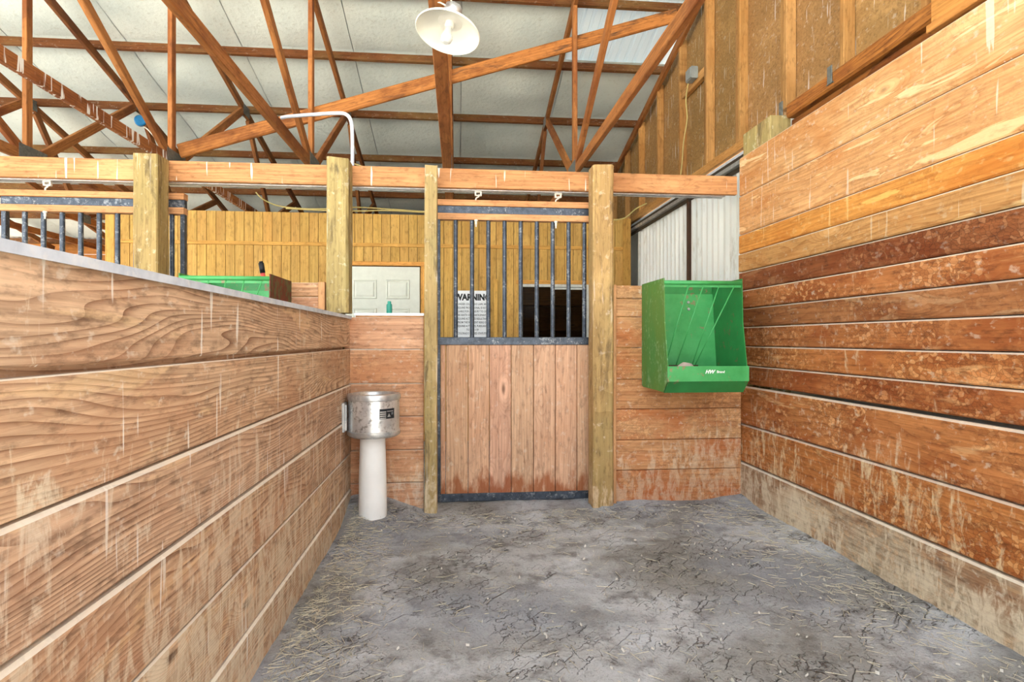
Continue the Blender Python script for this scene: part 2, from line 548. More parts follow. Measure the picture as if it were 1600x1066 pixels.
def tube(name, pts, r, mat, parent=None, seg=8, smooth_n=0):
    pts = [Vector(p) for p in pts]
    if smooth_n:
        out = []
        for i in range(len(pts) - 1):
            p0, p1, p2, p3 = pts[max(i - 1, 0)], pts[i], pts[i + 1], pts[min(i + 2, len(pts) - 1)]
            for k in range(smooth_n):
                t = k / smooth_n
                out.append(0.5 * ((2 * p1) + (p2 - p0) * t + (2 * p0 - 5 * p1 + 4 * p2 - p3) * t * t + (3 * p1 - p0 - 3 * p2 + p3) * t ** 3))
        out.append(pts[-1])
        pts = out
    c = sum(pts, Vector()) / len(pts)
    v, f = [], []
    ref = None
    for i, p in enumerate(pts):
        d = (pts[min(i + 1, len(pts) - 1)] - pts[max(i - 1, 0)]).normalized()
        if ref is None:
            ref = d.orthogonal().normalized()
        ref = (ref - d * ref.dot(d)).normalized()
        b = d.cross(ref)
        for k in range(seg):
            a = 2 * math.pi * k / seg
            v.append(p - c + (ref * math.cos(a) + b * math.sin(a)) * r)
    for i in range(len(pts) - 1):
        for k in range(seg):
            f.append((i * seg + k, i * seg + (k + 1) % seg, (i + 1) * seg + (k + 1) % seg, (i + 1) * seg + k))
    f.append(tuple(range(seg)))
    f.append(tuple(range((len(pts) - 1) * seg, len(pts) * seg)))
    return link(name, mesh(name, v, f, True), mat, parent, Matrix.Translation(c))


def text(name, s, size, mat, parent, mw, align='CENTER', shear=0.0, bold=0.0):
    cu = bpy.data.curves.new(name, 'FONT')
    cu.body = s
    cu.size = size
    cu.align_x = align
    cu.align_y = 'CENTER'
    cu.shear = shear
    cu.offset = bold
    cu.extrude = 0.0006
    cu.resolution_u = 2
    to = bpy.data.objects.new(name, cu)
    C.objects.link(to)
    me = bpy.data.meshes.new_from_object(to)
    bpy.data.objects.remove(to)
    return link(name, me, mat, parent, mw)


FACE_Y = Matrix.Rotation(math.radians(90), 4, 'X')      # text facing -Y


def copy_tree(o, parent=None):
    c = o.copy()
    C.objects.link(c)
    c.parent = parent
    c.matrix_basis = o.matrix_basis.copy()
    for ch in list(o.children):
        copy_tree(ch, c)
    return c


def tint(lo=0.88, hi=1.06):
    k = random.uniform(lo, hi)
    return (k * random.uniform(0.98, 1.02), k * random.uniform(0.97, 1.02), k * random.uniform(0.95, 1.03))


# ================================================================== STRUCTURE
# ---- floor -----------------------------------------------------------
def floor_h(x, y):
    h = 0.016 * noise.noise((x * 0.9, y * 0.9, 3.3)) + 0.012 * noise.noise((x * 2.7, y * 2.7, 8.1)) + 0.007 * noise.noise((x * 7, y * 7, 1.7)) \
        + 0.004 * noise.noise((x * 19, y * 19, 5.0)) + 0.0025 * noise.noise((x * 43, y * 43, 2.0))
    h += 0.12 * math.exp(-(((x + 0.62) / 0.26) ** 2 + ((y - 4.12) / 0.36) ** 2))      # mound around the waterer
    h += 0.035 * math.exp(-((y - 4.1) / 0.22) ** 2) * (1 if x > 1.0 else 0.5)
    h += 0.03 * math.exp(-((x - 2.1) / 0.2) ** 2)
    h -= 0.035 * math.exp(-(((x - 0.2) / 0.9) ** 2 + ((y - 2.2) / 1.3) ** 2))
    return h


def grid(name, xs, ys, hf, mat, parent=None):
    v = [(x, y, hf(x, y)) for y in ys for x in xs]
    nx = len(xs)
    f = [(j * nx + i, j * nx + i + 1, (j + 1) * nx + i + 1, (j + 1) * nx + i) for j in range(len(ys) - 1) for i in range(nx - 1)]
    return link(name, mesh(name, v, f, True), mat, parent)


def fr(a, b, n):
    return [a + (b - a) * i / n for i in range(n + 1)]


fl = grid('floor', fr(-0.95, 2.25, 150), fr(-0.9, 4.5, 240), floor_h, M['dirt'])
tag(fl, 'grey packed dirt floor of the stall, cracked and scuffed', 'floor', kind='structure')
af = box('floor_aisle', (-10.5, -0.9, -0.2), (2.6, 11.6, -0.075), M['dirt'])
tag(af, 'packed dirt aisle floor beyond the stall front', 'floor', kind='structure')
gr = link('ground', mesh('ground', [(-60, -60, -0.21), (60, -60, -0.21), (60, 60, -0.21), (-60, 60, -0.21)], [(0, 1, 2, 3)]), M['ground'])
tag(gr, 'pale outdoor ground around the barn', 'ground', kind='structure')

# ---- right wall (planks) ---------------------------------------------
wr = empty('wall_right', (2.1, 1.7, 0), 'tall right stall wall of worn horizontal planks', 'wall', kind='structure')
zs_hi = [2.547, 2.258, 1.968, 1.826, 1.690, 1.552, 1.418, 1.281, 1.141, 1.000, 0.855]
tints_hi = [(1.02, 1.06, 1.1), (1.0, 0.97, 0.94), (1.0, 0.80, 0.42), (0.80, 0.76, 0.62), (0.52, 0.40, 0.36), (0.98, 0.86, 0.76),
            (0.70, 0.64, 0.62), (0.92, 0.78, 0.68), (0.98, 0.84, 0.68), (0.80, 0.62, 0.50)]
proud = [0.0, 0.002, 0.004, 0.007, 0.003, 0.008, 0.004, 0.008, 0.009, 0.011]
for i in range(10):
    a, b = zs_hi[i], zs_hi[i + 1]
    gap = 0.014 if i == 9 else 0.005
    mat = M['right_hi'] if i < 4 else M['right_lo']
    fx = 2.10 - proud[i]
    board('plank', (fx + 0.02, -0.75, (a + b + gap) / 2), (fx + 0.02, 4.13, (a + b + gap) / 2), 0.04, a - b - gap, mat, wr, color=tints_hi[i], ch=0.007)
zs_lo = [0.852, 0.571, 0.290, -0.09]
for i, tn in enumerate([(1.02, 0.92, 0.82), (1.02, 0.90, 0.72), (1.0, 0.98, 0.95)]):
    a, b = zs_lo[i], zs_lo[i + 1]
    fx = 2.072 + (0.0, 0.004, -0.002)[i]
    board('plank', (fx + 0.02, -0.75, (a + b + 0.008) / 2), (fx + 0.02, 4.12, (a + b + 0.008) / 2), 0.04, a - b - 0.008, M['right_base'] if i == 2 else M['right_lo'], wr, color=tn, ch=0.009)

# ---- left partition --------------------------------------------------
wl = empty('wall_left', (-0.755, 1.6, 0), 'low left stall partition of thick horizontal planks with metal cap', 'wall', kind='structure')
zs = [1.340, 1.125, 0.882, 0.652, 0.408, 0.166, -0.09]
for i in range(6):
    a, b = zs[i], zs[i + 1]
    gap = 0.017 if i == 0 else 0.007
    fx = -0.738 + (0.0, 0.002, 0.006, 0.009, 0.005, 0.010)[i]
    board('plank', (fx - 0.02, -0.75, (a + b + gap) / 2), (fx - 0.02, 4.049, (a + b + gap) / 2), 0.04, a - b - gap, M['left'], wl, ch=(0.006, 0.0025, 0.008, 0.008, 0.005, 0.008)[i],
          color=[(1.0, 0.98, 0.96), (1.02, 1.0, 0.96), (0.94, 0.88, 0.86), (0.90, 0.82, 0.76), (0.96, 0.92, 0.86), (0.98, 0.98, 0.95)][i])
for i in range(6):
    a, b = zs[i] - 0.0, zs[i + 1]
    hi = a if i == 0 else a + 0.05
    lo = b + 0.05 if i < 5 else b
    board('rear_plank', (-0.785, -0.75, (hi + lo + 0.004) / 2), (-0.785, 3.965, (hi + lo + 0.004) / 2), 0.03, hi - lo - 0.004, M['left'], wl, color=tint(0.8, 1.0))
cap = prism('metal_cap', [(-0.800, 1.322), (-0.800, 1.352), (-0.722, 1.352), (-0.722, 1.331), (-0.7255, 1.331), (-0.7255, 1.3485), (-0.797, 1.3485), (-0.797, 1.322)],
            'y', -0.75, 4.03, M['cap'], wl)

# ---- stall front panels ----------------------------------------------
wb = empty('wall_back', (0.7, 4.07, 0), 'plank stall front on both sides of the sliding door', 'wall', kind='structure')
zs = [1.345, 1.121, 0.885, 0.656, 0.424, 0.196, -0.09]
for i in range(6):
    a, b = zs[i], zs[i + 1]
    board('plank', (-0.775, 4.07, (a + b + 0.004) / 2), (-0.236, 4.07, (a + b + 0.004) / 2), 0.04, a - b - 0.004, M['panel'], wb, color=tint(0.95, 1.07))
box('ledge_board', (-0.70, 4.052, 1.346), (-0.236, 4.11, 1.364), M['rail'], wb)
prism('metal_cap', [(4.046, 1.357), (4.046, 1.374), (4.125, 1.374), (4.125, 1.357), (4.121, 1.357), (4.121, 1.370), (4.05, 1.370), (4.05, 1.357)],
      'x', -0.71, -0.234, M['galv'], wb)
zs = [1.58, 1.483, 1.353, 1.130, 0.902, 0.688, 0.465, 0.247, -0.09]
tt = [(1.0, 1, .96), (1.04, 1.0, .96), (1.0, .94, .88), (0.96, .84, .74), (0.98, 0.88, .8), (1.06, 1.06, 1.04), (0.98, .90, .84), (0.92, .80, .72)]
for i in range(8):
    a, b = zs[i], zs[i + 1]
    board('plank', (1.13, 4.07, (a + b + 0.004) / 2), (2.069, 4.07, (a + b + 0.004) / 2), 0.04, a - b - 0.004, M['panel_r'], wb, color=tt[i])
box('trim_strip', (1.106, 4.02, -0.09), (1.128, 4.09, 1.582), M['rail'], wb)
# the neighbouring stall's front
for i in range(8):
    a, b = zs[i], zs[i + 1]
    board('plank', (-1.935, 4.07, (a + b + 0.004) / 2), (-0.95, 4.07, (a + b + 0.004) / 2), 0.04, a - b - 0.004, M['panel'], wb, color=tint())
box('trim_strip', (-0.945, 4.02, -0.09), (-0.90, 4.09, 1.582), M['rail'], wb)

# ---- roof ------------------------------------------------------------
SL = 0.26
RZ = lambda y: 5.845 - SL * y          # underside of the purlins
XL_, XR_ = -10.5, 2.40
nrm = Vector((0, SL, 1)).normalized()
ce = empty('ceiling', (-4, 6, 4), 'barn roof underside of pale insulation between dark purlins', 'ceiling', kind='structure')
PH = 0.09
PY = [0.7, 1.65, 2.6, 3.55, 4.55, 5.50, 6.34, 7.30, 8.25, 9.26, 10.2, 11.2]
for py in PY:
    board('purlin', (XL_, py, RZ(py) + PH / 2), (2.36, py, RZ(py) + PH / 2), 0.04, PH, M['purlin'], ce, up=nrm, color=tint(0.6, 0.8))
# corrugated outer roofing
per = 0.1
xs, zz = [], []
n = int((XR_ + 0.1 - XL_) / per)
for i in range(n):
    for dx, dz in ((0.0, 0.0), (0.055, 0.0), (0.068, 0.02), (0.087, 0.02)):
        xs.append(XL_ + i * per + dx)
        zz.append(dz)
def sheet(name, x0, x1, y0, y1, mat, label):
    sel = [(x, z) for x, z in zip(xs, zz) if x0 <= x <= x1]
    v = [(x, yy, RZ(yy) + PH + 0.045 + z) for yy in (y0, y1) for x, z in sel]
    nx = len(sel)
    link(name, mesh(name, v, [(i, i + 1, nx + i + 1, nx + i) for i in range(nx - 1)]), mat, ce)['label'] = label


SX = XL_ + 117 * per                    # joint line of the translucent sheet
sheet('roof_sheet', XL_, SX, 0.2, 11.7, M['roofmetal'], 'ribbed bare metal roofing')
sheet('roof_sheet', SX, 99, 0.2, 5.45, M['roofmetal'], 'ribbed bare metal roofing')
sheet('roof_sheet', SX, 99, 6.40, 11.7, M['roofmetal'], 'ribbed bare metal roofing')
sheet('skylight_sheet', SX, 99, 5.45, 6.40, M['skylight'], 'translucent pale blue ribbed skylight sheet')
# draped insulation panels, one per bay
def insul(x0, x1, y0, y1):
    nu, nv = 10, 8
    v, f = [], []
    c = Vector(((x0 + x1) / 2, (y0 + y1) / 2, RZ((y0 + y1) / 2) + PH))
    ph = random.uniform(0, 20)
    for j in range(nv + 1):
        for i in range(nu + 1):
            u, w = i / nu, j / nv
            x, y = x0 + (x1 - x0) * u, y0 + (y1 - y0) * w
            sag = 0.035 * math.sin(math.pi * w) * (0.4 + 0.6 * math.sin(math.pi * u) ** 0.5 if 0 < u < 1 else 0.4)
            sag += 0.014 * noise.noise((x * 2 + ph, y * 3, 0)) * math.sin(math.pi * w)
            v.append(Vector((x, y, RZ(y) + PH + 0.03 - sag)) - c)
    for j in range(nv):
        for i in range(nu):
            f.append((j * (nu + 1) + i, j * (nu + 1) + i + 1, (j + 1) * (nu + 1) + i + 1, (j + 1) * (nu + 1) + i))
    link('insulation_panel', mesh('insulation_panel', v, f, True), M['insul'], ce, Matrix.Translation(c))


xb = [2.36 - 1.16 * i for i in range(12)]
for j in range(len(PY) - 1):
    for i in range(len(xb) - 1):
        if i == 0 and j == 5:
            continue                    # the bay where the facing is missing
        if xb[i + 1] < -9.5 and PY[j] < 5:
            continue
        insul(xb[i + 1] + 0.004, xb[i] - 0.004, PY[j], PY[j + 1])

# ---- gable end wall ---------------------------------------------------
wg = empty('wall_gable', (2.38, 5, 2.8), 'gable end wall of brown sheathing between vertical studs above the right wall', 'wall', kind='structure')
ys = [0.85, 2.07, 3.274, 4.54, 5.82, 7.17, 8.45, 9.9, 11.4]
for a, b in zip(ys[:-1], ys[1:]):
    prism('sheathing_panel', [(a + 0.003, 2.80), (b - 0.003, 2.80), (b - 0.003, RZ(b) + 0.10), (a + 0.003, RZ(a) + 0.10)], 'x', 2.385, 2.40, M['sheath'], wg, color=tint(0.85, 1.1))
sy = [0.85, 1.46, 2.07, 2.66, 3.274, 3.881, 4.554, 5.172, 5.833, 6.503, 7.182, 7.797, 8.45, 9.1, 9.8, 10.5]
for y in sy:
    top = RZ(y) - 0.01
    board('stud', (2.345, y, 2.83), (2.345, y, top), 0.075, 0.04, M['stud'], wg, up=(0, 1, 0), color=tint(0.85, 1.08))
    if y in (4.554, 3.881, 5.172, 7.182):
        board('stud', (2.345, y + 0.045, 2.83), (2.345, y + 0.045, top), 0.065, 0.04, M['stud'], wg, up=(0, 1, 0), color=tint(0.6, 0.8))
board('blocking', (2.35, 5.25, 3.74), (2.35, 5.80, 3.74), 0.05, 0.09, M['stud'], wg)
board('gable_rafter', (2.30, 0.6, RZ(0.6) - 0.045), (2.30, 11.3, RZ(11.3) - 0.045), 0.04, 0.085, M['truss'], wg, up=nrm)
board('header', (2.34, 4.19, 2.79), (2.34, 11.38, 2.79), 0.075, 0.075, M['stud'], wg, color=(0.9, .9, .85))
board('bark_edged_header', (2.31, 0.6, 2.765), (2.31, 3.77, 2.765), 0.11, 0.10, M['ledger'], wg, ch=0.012)
board('lower_ledger', (2.33, 0.6, 2.66), (2.33, 3.77, 2.66), 0.075, 0.09, M['ledger'], wg, color=(0.7, .65, .6))
board('flashing', (2.345, 4.19, 2.71), (2.345, 7.6, 2.71), 0.012, 0.075, M['cap'], wg)
# outer cladding behind the stall wall, closing the end of the barn
box('outer_siding', (2.37, -0.8, -0.2), (2.40, 4.15, 2.70), M['corr'], wg)
box('outer_siding', (2.40, 0.5, 2.70), (2.42, 4.15, 2.80), M['corr'], wg)
box('outer_siding', (2.37, 7.17, -0.2), (2.40, 11.4, 2.80), M['corr'], wg)

# ---- panelled aisle wall ----------------------------------------------
YW = 7.2
wa = empty('wall_aisle', (-1, YW, 0), 'ochre grooved plywood wall across the aisle', 'wall', kind='structure')
DX0, DX1, DZ = -1.40, -0.465, 2.10             # white door opening
WX0, WX1, WZ0, WZ1 = 0.765, 1.66, 0.95, 1.89   # window opening
zsplit = 2.354
pw = 0.1085
k = 0
x = -4.075
while x < 2.18:
    x2 = min(x + pw, 2.2)
    spans = [(zsplit + 0.022, 2.735)]
    lo = 0.0
    cx = (x + x2) / 2
    if DX0 - 0.03 < cx < DX1 + 0.03:
        spans.append((DZ + 0.005, zsplit - 0.022))
    elif WX0 < cx < WX1:
        spans.append((WZ1 + 0.003, zsplit - 0.022))
        spans.append((-0.08, WZ0 - 0.003))
    else:
        spans.append((-0.08, zsplit - 0.022))
    for a, b in spans:
        board('panel_board', (cx, YW + 0.008 + random.uniform(0, 0.002), a), (cx, YW + 0.008, b), 0.014, x2 - x - 0.005, M['ply'], wa, up=(1, 0, 0), color=tint(0.86, 1.06), ch=0.002)
    x = x2
box('backing_sheet', (-4.075, YW + 0.018, 2.12), (2.2, YW + 0.03, 2.735), M['browngap'], wa)
box('backing_sheet', (-4.075, YW + 0.018, -0.08), (DX0 - 0.04, YW + 0.03, 2.12), M['browngap'], wa)
box('backing_sheet', (DX1 + 0.04, YW + 0.018, -0.08), (WX0 - 0.02, YW + 0.03, 2.12), M['browngap'], wa)
box('backing_sheet', (WX1 + 0.02, YW + 0.018, -0.08), (2.2, YW + 0.03, 2.12), M['browngap'], wa)
box('backing_sheet', (WX0 - 0.02, YW + 0.018, WZ1 + 0.01), (WX1 + 0.02, YW + 0.03, 2.12), M['browngap'], wa)
box('backing_sheet', (WX0 - 0.02, YW + 0.018, -0.08), (WX1 + 0.02, YW + 0.03, WZ0 - 0.01), M['browngap'], wa)
box('batten', (-4.075, YW - 0.014, zsplit - 0.021), (2.2, YW + 0.016, zsplit + 0.021), M['ply'], wa, color=(1.05, .95, .85))
box('corner_board', (-4.12, YW - 0.02, -0.08), (-4.02, YW + 0.01, 2.735), M['ply'], wa, color=(1.1, 1.05, .95))
box('upright_trim', (0.455, YW - 0.012, -0.08), (0.50, YW + 0.004, 1.95), M['ply'], wa, color=(1.15, 1.1, 1.0))
box('corner_board', (2.10, YW - 0.03, -0.08), (2.2, YW + 0.0, 2.735), M['ply'], wa, color=(.8, .72, .6))
box('window_header', (WX0 - 0.03, YW - 0.012, WZ1 + 0.002), (WX1 + 0.03, YW + 0.002, WZ1 + 0.05), M['ply'], wa, color=(1.1, .92, .8))
# tack room behind it
wrm = empty('wall_room', (-1, 9, 0), 'plain board walls of the room behind the ochre panelling', 'wall', kind='structure')
box('side_wall', (-4.11, YW + 0.04, -0.08), (-4.07, 11.35, 2.70), M['ply'], wrm, color=(.8, .72, .6))
box('partition_wall', (-4.06, 9.9, -0.08), (2.25, 9.94, 2.68), M['roomdark'], wrm)
box('room_ceiling', (-4.06, YW + 1.6, 2.68), (2.28, 11.3, 2.71), M['roomdark'], wrm)
for k in range(4):
    box('shelf', (0.3, 9.5, 0.5 + 0.42 * k), (2.1, 9.88, 0.53 + 0.42 * k), M['roomdark'], wrm)

# ---- far eave wall ------------------------------------------------------
we = empty('wall_eave', (-4, 11.4, 0), 'far orange-brown board wall under the eave', 'wall', kind='structure')
zz_ = [-0.1 + 0.24 * i for i in range(14)]
for a, b in zip(zz_[:-1], zz_[1:]):
    board('plank', (-10.5, 11.42, (a + b) / 2), (2.4, 11.42, (a + b) / 2), 0.03, 0.235, M['eave'], we, color=tint(0.85, 1.1))

# ---- white panel door ---------------------------------------------------
d1 = empty('door_1', ((DX0 + DX1) / 2, YW, 0), 'white six-panel door in the ochre wall', 'door', kind='structure')
box('door_slab', (DX0, YW + 0.0, -0.06), (DX1, YW + 0.035, DZ - 0.012), M['whitepaint'], d1)
dc = (DX0 + DX1) / 2


def door_panel(x0, x1, z0, z1):
    y0 = YW + 0.0
    r0, r1, r2 = 0.0, 0.020, 0.045
    prof = [(0.0, 0.0), (0.012, -0.010), (0.026, -0.002), (0.045, -0.012)]
    v, f = [], []
    for ins, dy in prof:
        v += [(x0 + ins, y0 + dy, z0 + ins), (x1 - ins, y0 + dy, z0 + ins), (x1 - ins, y0 + dy, z1 - ins), (x0 + ins, y0 + dy, z1 - ins)]
    for k in range(len(prof) - 1):
        for i in range(4):
            f.append((k * 4 + i, k * 4 + (i + 1) % 4, k * 4 + 4 + (i + 1) % 4, k * 4 + 4 + i))
    f.append(tuple(len(v) - 4 + i for i in range(4)))
    link('raised_panel', mesh('raised_panel', v, f), M['whitepaint'], d1)


for z0, z1 in ((1.69, 1.93), (0.98, 1.58), (0.18, 0.80)):
    door_panel(dc - 0.345, dc - 0.055, z0, z1)
    door_panel(dc + 0.055, dc + 0.345, z0, z1)
box('casing', (DX0 - 0.07, YW - 0.016, DZ), (DX1 + 0.065, YW + 0.004, DZ + 0.05), M['ply'], d1, color=(1.2, .95, .85))
box('casing', (DX1 + 0.012, YW - 0.016, -0.06), (DX1 + 0.06, YW + 0.004, DZ), M['ply'], d1, color=(1.15, .95, .8))
box('casing', (DX0 - 0.06, YW - 0.016, -0.06), (DX0 - 0.012, YW + 0.004, DZ), M['ply'], d1, color=(1.15, .95, .8))
lathe('door_knob', [(0.0, 0.0), (0.022, 0.0), (0.012, 0.015), (0.012, 0.03), (0.026, 0.045), (0.026, 0.06), (0.0, 0.07)], M['galv'], d1,
      (DX1 - 0.07, YW, 0.92), 16, Matrix.Rotation(math.radians(90), 4, 'X'))

# ---- window in the aisle wall --------------------------------------------
w1 = empty('window_1', ((WX0 + WX1) / 2, YW, WZ0), 'white-framed sliding window into the dark tack room', 'window', kind='structure')
fw = 0.035
box('window_frame', (WX0, YW - 0.02, WZ1 - fw), (WX1, YW + 0.05, WZ1), M['whiteframe'], w1)
box('window_frame', (WX0, YW - 0.02, WZ0), (WX1, YW + 0.05, WZ0 + fw), M['whiteframe'], w1)
box('window_frame', (WX0, YW - 0.02, WZ0 + fw), (WX0 + fw, YW + 0.05, WZ1 - fw), M['whiteframe'], w1)
box('window_frame', (WX1 - fw - 0.02, YW - 0.02, WZ0 + fw), (WX1, YW + 0.05, WZ1 - fw), M['whiteframe'], w1)
mx = 1.195
box('mullion', (mx - 0.014, YW - 0.012, WZ0 + fw), (mx + 0.014, YW + 0.04, WZ1 - fw), M['whiteframe'], w1)
box('sash_rail', (mx + 0.014, YW - 0.006, WZ1 - fw - 0.03), (WX1 - fw - 0.02, YW + 0.02, WZ1 - fw - 0.004), M['whiteframe'], w1)
box('pane', (WX0 + fw, YW + 0.02, WZ0 + fw), (mx - 0.014, YW + 0.025, WZ1 - fw), M['glass'], w1)
box('pane', (mx + 0.014, YW + 0.008, WZ0 + fw), (WX1 - fw - 0.02, YW + 0.013, WZ1 - fw - 0.03), M['glass'], w1)

# ================================================================== TIMBER FRAME
def post(name, x0, x1, y0, y1, top, label, color=(1, 1, 1), slope=0.0, chamfer=0.02, notch=None):
    """rough sawn post with slightly wavy edges and a weathered, uneven top"""
    cx, cy = (x0 + x1) / 2, (y0 + y1) / 2
    hx, hy = (x1 - x0) / 2, (y1 - y0) / 2
    zs = fr(-0.15, top, 14)
    if notch:
        zs = sorted(zs + [notch[0], notch[0] + 0.001])
    c = min(chamfer, hx * 0.5, hy * 0.5)
    v, f = [], []
    for k, z in enumerate(zs):
        for i, (a, b) in enumerate([(-hx + c, -hy), (hx - c, -hy), (hx, -hy + c), (hx, hy - c), (hx - c, hy), (-hx + c, hy), (-hx, hy - c), (-hx, -hy + c)]):
            j = 0.004 * noise.noise((cx * 9 + i, cy + i * 2.1, z * 3.0))
            zt = z
            if notch and z <= notch[0] and a > 0:
                a -= notch[1]
            if k == len(zs) - 1:
                zt += 0.008 * noise.noise((i * 1.7, cx, 2)) + slope * a
            v.append((zt - 0.0, a * (1 + j / hx), b * (1 + j / hy)))
    for k in range(len(zs) - 1):
        for i in range(8):
            f.append((k * 8 + i, k * 8 + (i + 1) % 8, k * 8 + 8 + (i + 1) % 8, k * 8 + 8 + i))
    f.append(tuple(range(8)))
    f.append(tuple(range(len(v) - 8, len(v))))
    # local x up, local y across, local z in depth, so that the grain runs up the post
    R = Matrix(((0, 1, 0), (0, 0, 1), (1, 0, 0))).to_4x4()
    o = link(name, mesh(name, v, f), M['post'], None, Matrix.Translation((cx, cy, 0)) @ R)
    o.color = (*color, 1)
    return tag(o, label, 'post', 'posts of the stall fronts')


post('timber_post', -2.115, -1.962, 3.98, 4.14, 2.412, 'square brown post beside the neighbouring sliding door, farthest left', (1.0, .92, .80), chamfer=0.008)
post('timber_post', -0.882, -0.735, 3.972, 4.145, 2.420, 'greenish weathered post where the left partition meets the front', (1.0, 1.02, .92), slope=-0.06, chamfer=0.016, notch=(1.372, 0.048))
post('timber_post', -0.227, -0.140, 3.985, 4.08, 2.388, 'narrow pale post at the left edge of the sliding door', (1.05, 1.0, .95), chamfer=0.006)
post('timber_post', 0.950, 1.098, 3.98, 4.14, 2.425, 'wide tan post at the right edge of the sliding door', (1.12, .96, .86), slope=0.02, chamfer=0.012)
pr = post('timber_post', 2.15, 2.30, 3.79, 3.985, 2.742, 'greenish post top rising above the right plank wall, nearer of the pair', (1.08, 1.08, 1.0), chamfer=0.004)
pr = post('timber_post', 2.15, 2.30, 3.99, 4.175, 2.742, 'greenish post top rising above the right plank wall, farther of the pair', (1.0, 1.05, .95), chamfer=0.004)

bm_ = board('timber_beam', (-4.6, 4.17, 2.350), (2.09, 4.17, 2.350), 0.04, 0.138, M['beam'])
tag(bm_, 'long horizontal timber beam across the tops of the stall fronts', 'beam')

tr = empty('door_track', (0.4, 4.22, 2.25), 'galvanized sliding door rail running under the long beam', 'rail')
prism('rail_channel', [(4.192, 2.274), (4.192, 2.292), (4.262, 2.292), (4.262, 2.274), (4.238, 2.274), (4.238, 2.277), (4.257, 2.277), (4.257, 2.288), (4.197, 2.288),
                       (4.197, 2.277), (4.216, 2.277), (4.216, 2.274)], 'x', -4.6, 2.02, M['galv'], tr)

# ---- trusses ---------------------------------------------------------------
def plate(parent, x, y, z, wy, hz, t=0.04):
    for s in (-1, 1):
        box('gusset_plate', (x + s * (t / 2 + 0.001) - 0.001, y - wy / 2, z - hz / 2), (x + s * (t / 2 + 0.001) + 0.001, y + wy / 2, z + hz / 2), M['plate'], parent, ch=0.0004)


def truss(x, label, t=0.04, drip=False, y_near=0.6):
    r = empty('roof_truss', (x, 5.4, 2.735), label, 'truss', 'roof trusses')
    bmz = 2.785
    mat = M['truss_drip'] if drip else M['truss']
    board('bottom_chord', (x, y_near, bmz), (x, 11.3, bmz), t, 0.09, mat, r, color=tint(0.9, 1.1))
    tc = lambda y: RZ(y) - 0.048
    board('top_chord', (x, y_near, tc(y_near)), (x, 11.3, tc(11.3)), t, 0.088, M['truss'], r, up=nrm, color=tint(0.6, 0.8))
    board('web', (x, 5.405, 2.83), (x, 5.405, tc(5.405) - 0.03), t, 0.075, M['truss'], r, up=(0, 1, 0), color=tint(1.0, 1.2))
    board('web', (x, 5.33, 2.83), (x, 1.2, 5.27), t, 0.08, M['truss'], r, color=tint(0.95, 1.2))
    board('web', (x, 5.58, 2.85), (x, 7.08, 3.90), t, 0.085, M['truss'], r, color=tint(0.9, 1.15))
    board('web', (x, 7.28, 3.86), (x, 8.08, 2.85), t, 0.085, M['truss'], r, color=tint(0.6, 0.8))
    board('web', (x, 8.25, 2.86), (x, 9.35, 3.34), t, 0.085, M['truss'], r, color=tint(0.6, 0.9))
    plate(r, x, 5.45, 2.815, 0.34, 0.12, t)
    plate(r, x, 7.18, tc(7.18) - 0.0, 0.2, 0.12, t)
    plate(r, x, 8.15, 2.80, 0.25, 0.11, t)
    return r


truss(1.11, 'roof truss right of the hanging lamp, nearest the gable wall')
truss(-0.095, 'doubled roof truss seen edge-on behind the hanging lamp', 0.08)
truss(-1.33, 'roof truss with the white conduit fixed to it, left of the lamp')
truss(-2.54, 'roof truss streaked white above the leftmost post', drip=True)
truss(-3.74, 'roof truss at the far left over the neighbouring stall door')
truss(-4.95, 'dark roof truss beyond the left end of the plywood room')
truss(-6.16, 'distant dark roof truss seen through the bars of the neighbouring door')
truss(-7.37, 'most distant roof truss, at the left edge behind the neighbouring bars')

br = empty('timber_brace', (-0.2, 5.5, 2.9), 'long bark-edged brace slanting up across the trusses to the gable', 'brace')
board('brace_board', (-2.50, 5.46, 2.893), (2.14, 5.46, 4.366), 0.04, 0.125, M['brace'], br, ch=0.01)

